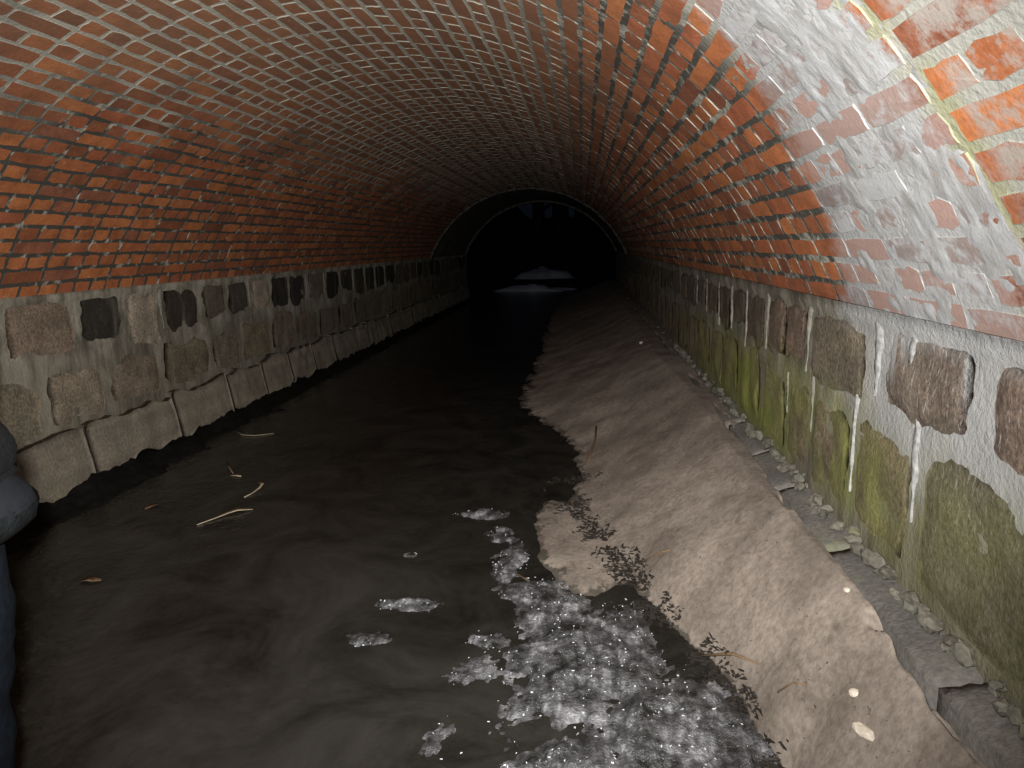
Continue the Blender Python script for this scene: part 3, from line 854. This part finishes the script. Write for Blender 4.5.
blade('brown_leaf', [(-1.975, 2.445, .004), (-1.95, 2.45, .006), (-1.925, 2.445, .006), (-1.90, 2.455, .004)], [.020, .034, .030, .012], BLEAF, 'small brown leaf floating alone on the water at left', 'leaf')
blade('brown_leaf', [(-2.20, 3.22, .004), (-2.185, 3.26, .006), (-2.175, 3.29, .004)], [.01, .026, .014], BLEAF, 'tiny brown leaf floating farther back near the left wall', 'leaf')
def on_bank(x, y, dz=0.): return (x, y, float(max(0., bank(np.array(x), np.array(y)))+dz))
def twig(pts, r, label):
    P = [on_bank(x, y, r*.6) for x, y in pts]; c = np.array(P[0])
    o = tube('twig', [np.array(p)-c for p in P], [r*.7]+[r]*(len(P)-2)+[r*.5], TWIG, None, 6); o.location = c
    tag(o, label, 'twig', 'twigs on the mud')
twig([(.09, 4.6), (.08, 4.4), (.05, 4.15), (.03, 3.95)], .007, 'long twig half sunk in the mud above the dark shallows')
twig([(-.28, 2.62), (-.18, 2.50), (-.06, 2.44)], .004, 'thin reddish twig at the corner of the drowned mud flat')
twig([(.24, 2.62), (.30, 2.60), (.33, 2.56)], .004, 'short orange twig lying on the lower slope of the mud')
twig([(.36, 2.06), (.44, 1.98), (.49, 1.86)], .005, 'curved brown twig in the black litter beside the ice')
twig([(.50, 1.72), (.53, 1.70), (.55, 1.66)], .003, 'tiny twig on the mud near the pale stones')
CRUMB = plain('mud_crumb', (.13, .105, .085), .9, .15, 60, .5, .5)
def pick_mud(rr):
    y = 1.2+5*rr.random()**1.8; x = rr.uniform(-.1, .64)
    if x < np.interp(y, EY, EX) or float(fbm(x*5, y*4, 0, 150, 3)) < -.05: return None
    z = float(bank(np.array(x), np.array(y)))
    if z < .03: return None
    return x, y, z
scatter('mud_crumbs', 500, pick_mud, (.004, .016), CRUMB, 17, .4, floor, .001, 1.4)
def pebble(x, y, sx, sy, sz, seed, label, rot=0.):
    rr = np.random.default_rng(seed); bm = bmesh.new(); bmesh.ops.create_icosphere(bm, subdivisions=2, radius=1)
    for v in bm.verts:
        k = 1+.22*float(fbm(v.co.x*1.4, v.co.y*1.4, v.co.z*1.4, seed, 2)); v.co = Vector((v.co.x*sx, v.co.y*sy, v.co.z*sz))*k
    me = bpy.data.meshes.new('pebble'); bm.to_mesh(me); bm.free(); me.materials.append(PEB)
    o = bpy.data.objects.new('pebble', me); COL.objects.link(o); o.location = on_bank(x, y, sz*.35); o.rotation_euler = (0, 0, rot)
    tag(o, label, 'stone', 'pale pebbles on the mud')
pebble(.60, 1.42, .020, .034, .012, 1, 'long cream pebble lying on the mud near the lower right', .5)
pebble(.615, 1.53, .014, .012, .010, 2, 'round cream pebble just above the long one on the mud')
pebble(.53, 6.5, .018, .014, .012, 3, 'single white pebble far up the mud bank')
pebble(.47, 1.47, .010, .014, .007, 4, 'small tan pebble on the mud left of the long cream one')
pebble(.685, 1.80, .010, .012, .007, 5, 'tiny pinkish pebble on the mud beside the grey ledge')

# ------------------------------------------------------------------ companion at the left edge, back turned, hands folded in front
PX, PY, PZ = -1.092, .90, -.13
person = empty('person', (PX, PY, PZ))
tag(person, 'person in dark puffy jacket and blue jeans standing in the water at the left edge', 'person')
SKIN = plain('skin', (.50, .30, .21), .5, .4, 30, .08, .1)
FLEECE = plain('black_fleece', (.004, .004, .0045), .95, .1, 120, .6, 1.0)
NYLON = plain('slate_nylon', (.0062, .0072, .0088), .6, .15, 18, .25, .5)
SHINY = plain('glossy_hem', (.006, .0072, .008), .28, .4, 45, .4, 1.0)
DENIM = plain('blue_denim', (.0030, .0042, .0064), .95, .05, 60, .35, .5)
RUBBER = plain('rubber_boot', (.02, .022, .02), .45, .4, 20, .2, .2)
KNIT = plain('dark_knit', (.02, .02, .024), .95, .1, 70, .5, .9)
def body_mesh():
    P, E_, R_ = [], [], []
    def v(p, r, par=None):
        P.append((p[0], p[1], p[2]-PZ)); R_.append(r)
        if par is not None: E_.append((par, len(P)-1))
        return len(P)-1
    pel = v((0, 0, .86), .10); sp = v((0, 0, 1.02), .10, pel); ch = v((0, 0, 1.19), .105, sp); nb = v((0, 0, 1.32), .055, ch); nk = v((0, .012, 1.42), .05, nb)
    for sx in (-1, 1):
        hp = v((sx*.10, 0, .76), .07, pel); kn = v((sx*.09, .018, .42), .045, hp); cf = v((sx*.104, -.004, .25), .042, kn); an = v((sx*.110, -.012, -.03), .034, cf)
        v((sx*.124, .07, -.088), .024, an)
        sh = v((sx*.150, 0, 1.28), .045, nb); el = v((sx*.190, -.033, .99), .036, sh); fa = v((sx*.14, .095, .965), .034, el); wr_ = v((sx*.055, .185, .975), .025, fa)
        pm = v((sx*.015, .205, .975), .027, wr_)
        for q, (dz, ln) in enumerate(((.026, .034), (.009, .04), (-.009, .037), (-.025, .028))):
            k1 = v((-sx*.015, .215+.012*sx, .975+dz), .0095, pm)
            k2 = v((-sx*(.015+ln*.7), .215+.012*sx, .972+dz), .0085, k1); v((-sx*(.015+ln*1.2), .20+.012*sx, .970+dz), .0075, k2)
        t1 = v((sx*.02, .22, 1.005), .0105, wr_); v((-sx*.005, .225, 1.022), .009, t1)
    me = bpy.data.meshes.new('b'); me.from_pydata(P, E_, [])
    ob = bpy.data.objects.new('b', me); COL.objects.link(ob)
    ob.modifiers.new('skin', 'SKIN'); sd = ob.modifiers.new('sub', 'SUBSURF'); sd.levels = 1; sd.render_levels = 1
    for k, r_ in enumerate(R_): me.skin_vertices[0].data[k].radius = (r_, r_*.86 if k < 4 else r_)
    for k in range(len(P)): me.skin_vertices[0].data[k].use_root = (k == 0)
    dg = bpy.context.evaluated_depsgraph_get(); out = bpy.data.meshes.new_from_object(ob.evaluated_get(dg))
    bpy.data.objects.remove(ob); bpy.data.meshes.remove(me)
    bm = bmesh.new(); bm.from_mesh(out)
    h = bmesh.ops.create_uvsphere(bm, u_segments=28, v_segments=20, radius=1)['verts']
    for q in h:
        x, y, z = q.co
        w = 1-.20*max(0, -z)**1.5
        nx, ny, nz = x*.077*w, y*.098*(1-.10*max(0, -z)), z*.118
        if y > 0:
            ny += .022*math.exp(-(x/.16)**2-((z+.18)/.17)**2)                          # nose
            ny -= .012*(math.exp(-((x-.38)/.2)**2-((z-.08)/.13)**2)+math.exp(-((x+.38)/.2)**2-((z-.08)/.13)**2))   # eye sockets
            ny += .008*math.exp(-(x/.3)**2-((z+.55)/.07)**2)+.010*math.exp(-(x/.3)**2-((z+.86)/.14)**2)            # lips, chin
        if abs(x) > .9: nx += math.copysign(.014*math.exp(-((z+.02)/.22)**2-((y+.1)/.3)**2), x)                    # ears
        q.co = (nx, ny+.035, nz+1.535-PZ)
    bm.to_mesh(out); bm.free(); out.materials.clear(); out.materials.append(SKIN); out.shade_smooth()
    return out
o = bpy.data.objects.new('body', body_mesh()); COL.objects.link(o); o.parent = person

def loft(name, secs, mat, parent, n=28, wob=.0, seed=1, close=True):
    """secs: (cx, cy, z, rx, ry) rings in world heights"""
    V, F = [], []
    for i, (cx, cy, z, rx, ry) in enumerate(secs):
        for k in range(n):
            a = 2*math.pi*k/n
            w = 1+wob*float(fbm(math.cos(a)*3, math.sin(a)*3, z*14, seed, 3))
            ca, sa = math.cos(a), math.sin(a)
            V.append((cx+rx*w*math.copysign(abs(ca)**.85, ca), cy+ry*w*math.copysign(abs(sa)**.85, sa), z-PZ))
    for i in range(len(secs)-1):
        for k in range(n): F.append((i*n+k, i*n+(k+1) % n, (i+1)*n+(k+1) % n, (i+1)*n+k))
    if close: F += [tuple(range(n))[::-1], tuple((len(secs)-1)*n+k for k in range(n))]
    return mesh_obj(name, V, F, mat, parent, True)
def limb(name, pts, rads, mat, parent, sub=5, wob=.06, seed=1, n=16):
    """smooth tube through pts (world heights)"""
    pts = np.array(pts, float); tt_ = np.linspace(0, len(pts)-1, (len(pts)-1)*sub+1)
    out = []
    for t in tt_:
        i = min(int(t), len(pts)-2); f_ = t-i
        p0, p1, p2, p3 = pts[max(i-1, 0)], pts[i], pts[i+1], pts[min(i+2, len(pts)-1)]
        out.append(.5*((2*p1)+(-p0+p2)*f_+(2*p0-5*p1+4*p2-p3)*f_**2+(-p0+3*p1-3*p2+p3)*f_**3))
    rd = np.interp(tt_, range(len(rads)), rads)
    rd = rd*(1+wob*np.array([float(fbm(t*2.7, seed*1.3, 0, seed, 2)) for t in tt_]))
    o = tube(name, [p-np.array([0, 0, PZ]) for p in out], rd, mat, parent, n); return o
jk = loft('jacket', [(0, 0, .91, .205, .165), (0, 0, .935, .222, .185), (0, 0, .965, .20, .17), (0, 0, 1.01, .185, .155), (0, 0, 1.10, .195, .150), (0, 0, 1.20, .205, .150), (0, 0, 1.27, .200, .135),
            (0, 0, 1.315, .165, .115), (0, 0, 1.35, .115, .098), (0, 0, 1.375, .085, .087), (0, .005, 1.43, .075, .08)], FLEECE, person, 32, .05, 5)
loft('jacket_skirt', [(0, 0, .965, .195, .165), (0, 0, .935, .212, .178), (0, 0, .905, .238, .195), (0, 0, .888, .243, .20)], NYLON, jk, 36, .03, 8, False)
loft('jacket_hem', [(0, 0, .894, .242, .199), (0, 0, .880, .245, .202), (0, 0, .862, .240, .197), (0, 0, .847, .225, .182), (0, 0, .838, .20, .16)], SHINY, jk, 40, .05, 9, False)
for sx in (-1, 1):
    limb('sleeve', [(sx*.085, 0, 1.325), (sx*.155, -.002, 1.275), (sx*.182, -.012, 1.15), (sx*.194, -.035, .985), (sx*.14, .10, .965), (sx*.07, .175, .972)], [.045, .076, .066, .052, .052, .042], FLEECE, jk, 6, .14, 11, 18)
    limb('trouser_leg', [(sx*.10, 0, .90), (sx*.110, .0, .74), (sx*.100, .01, .60), (sx*.088, .02, .42), (sx*.105, -.005, .22), (sx*.107, -.012, .0)], [.108, .110, .090, .070, .072, .072], DENIM, person, 7, .12, 21, 20)
    bt = limb('boot', [(sx*.116, -.012, .20), (sx*.116, -.014, .0), (sx*.118, -.01, -.075)], [.083, .066, .060], RUBBER, person, 4, .0, 3, 16)
    limb('boot_foot', [(sx*.118, -.06, -.085), (sx*.122, .05, -.09), (sx*.132, .17, -.098)], [.040, .046, .032], RUBBER, bt, 5, .0, 3, 16)
loft('trouser_seat', [(0, 0, .66, .10, .085), (0, 0, .70, .165, .115), (0, 0, .76, .205, .13), (0, 0, .84, .205, .135), (0, 0, .93, .185, .13)], DENIM, person, 28, .04, 27)
HAIR = plain('dark_hair', (.02, .014, .010), .6, .3, 90, .4, .8)
loft('hair', [(0, -.015, 1.452, .05, .045), (0, -.008, 1.475, .066, .065), (0, .004, 1.51, .080, .082), (0, .010, 1.56, .084, .092)], HAIR, person, 28, .04, 33)
loft('knit_hat', [(0, .03, 1.545, .086, .105), (0, .028, 1.57, .088, .107), (0, .028, 1.60, .083, .102), (0, .028, 1.64, .062, .078), (0, .03, 1.663, .028, .035)], KNIT, person, 28, .03, 31)
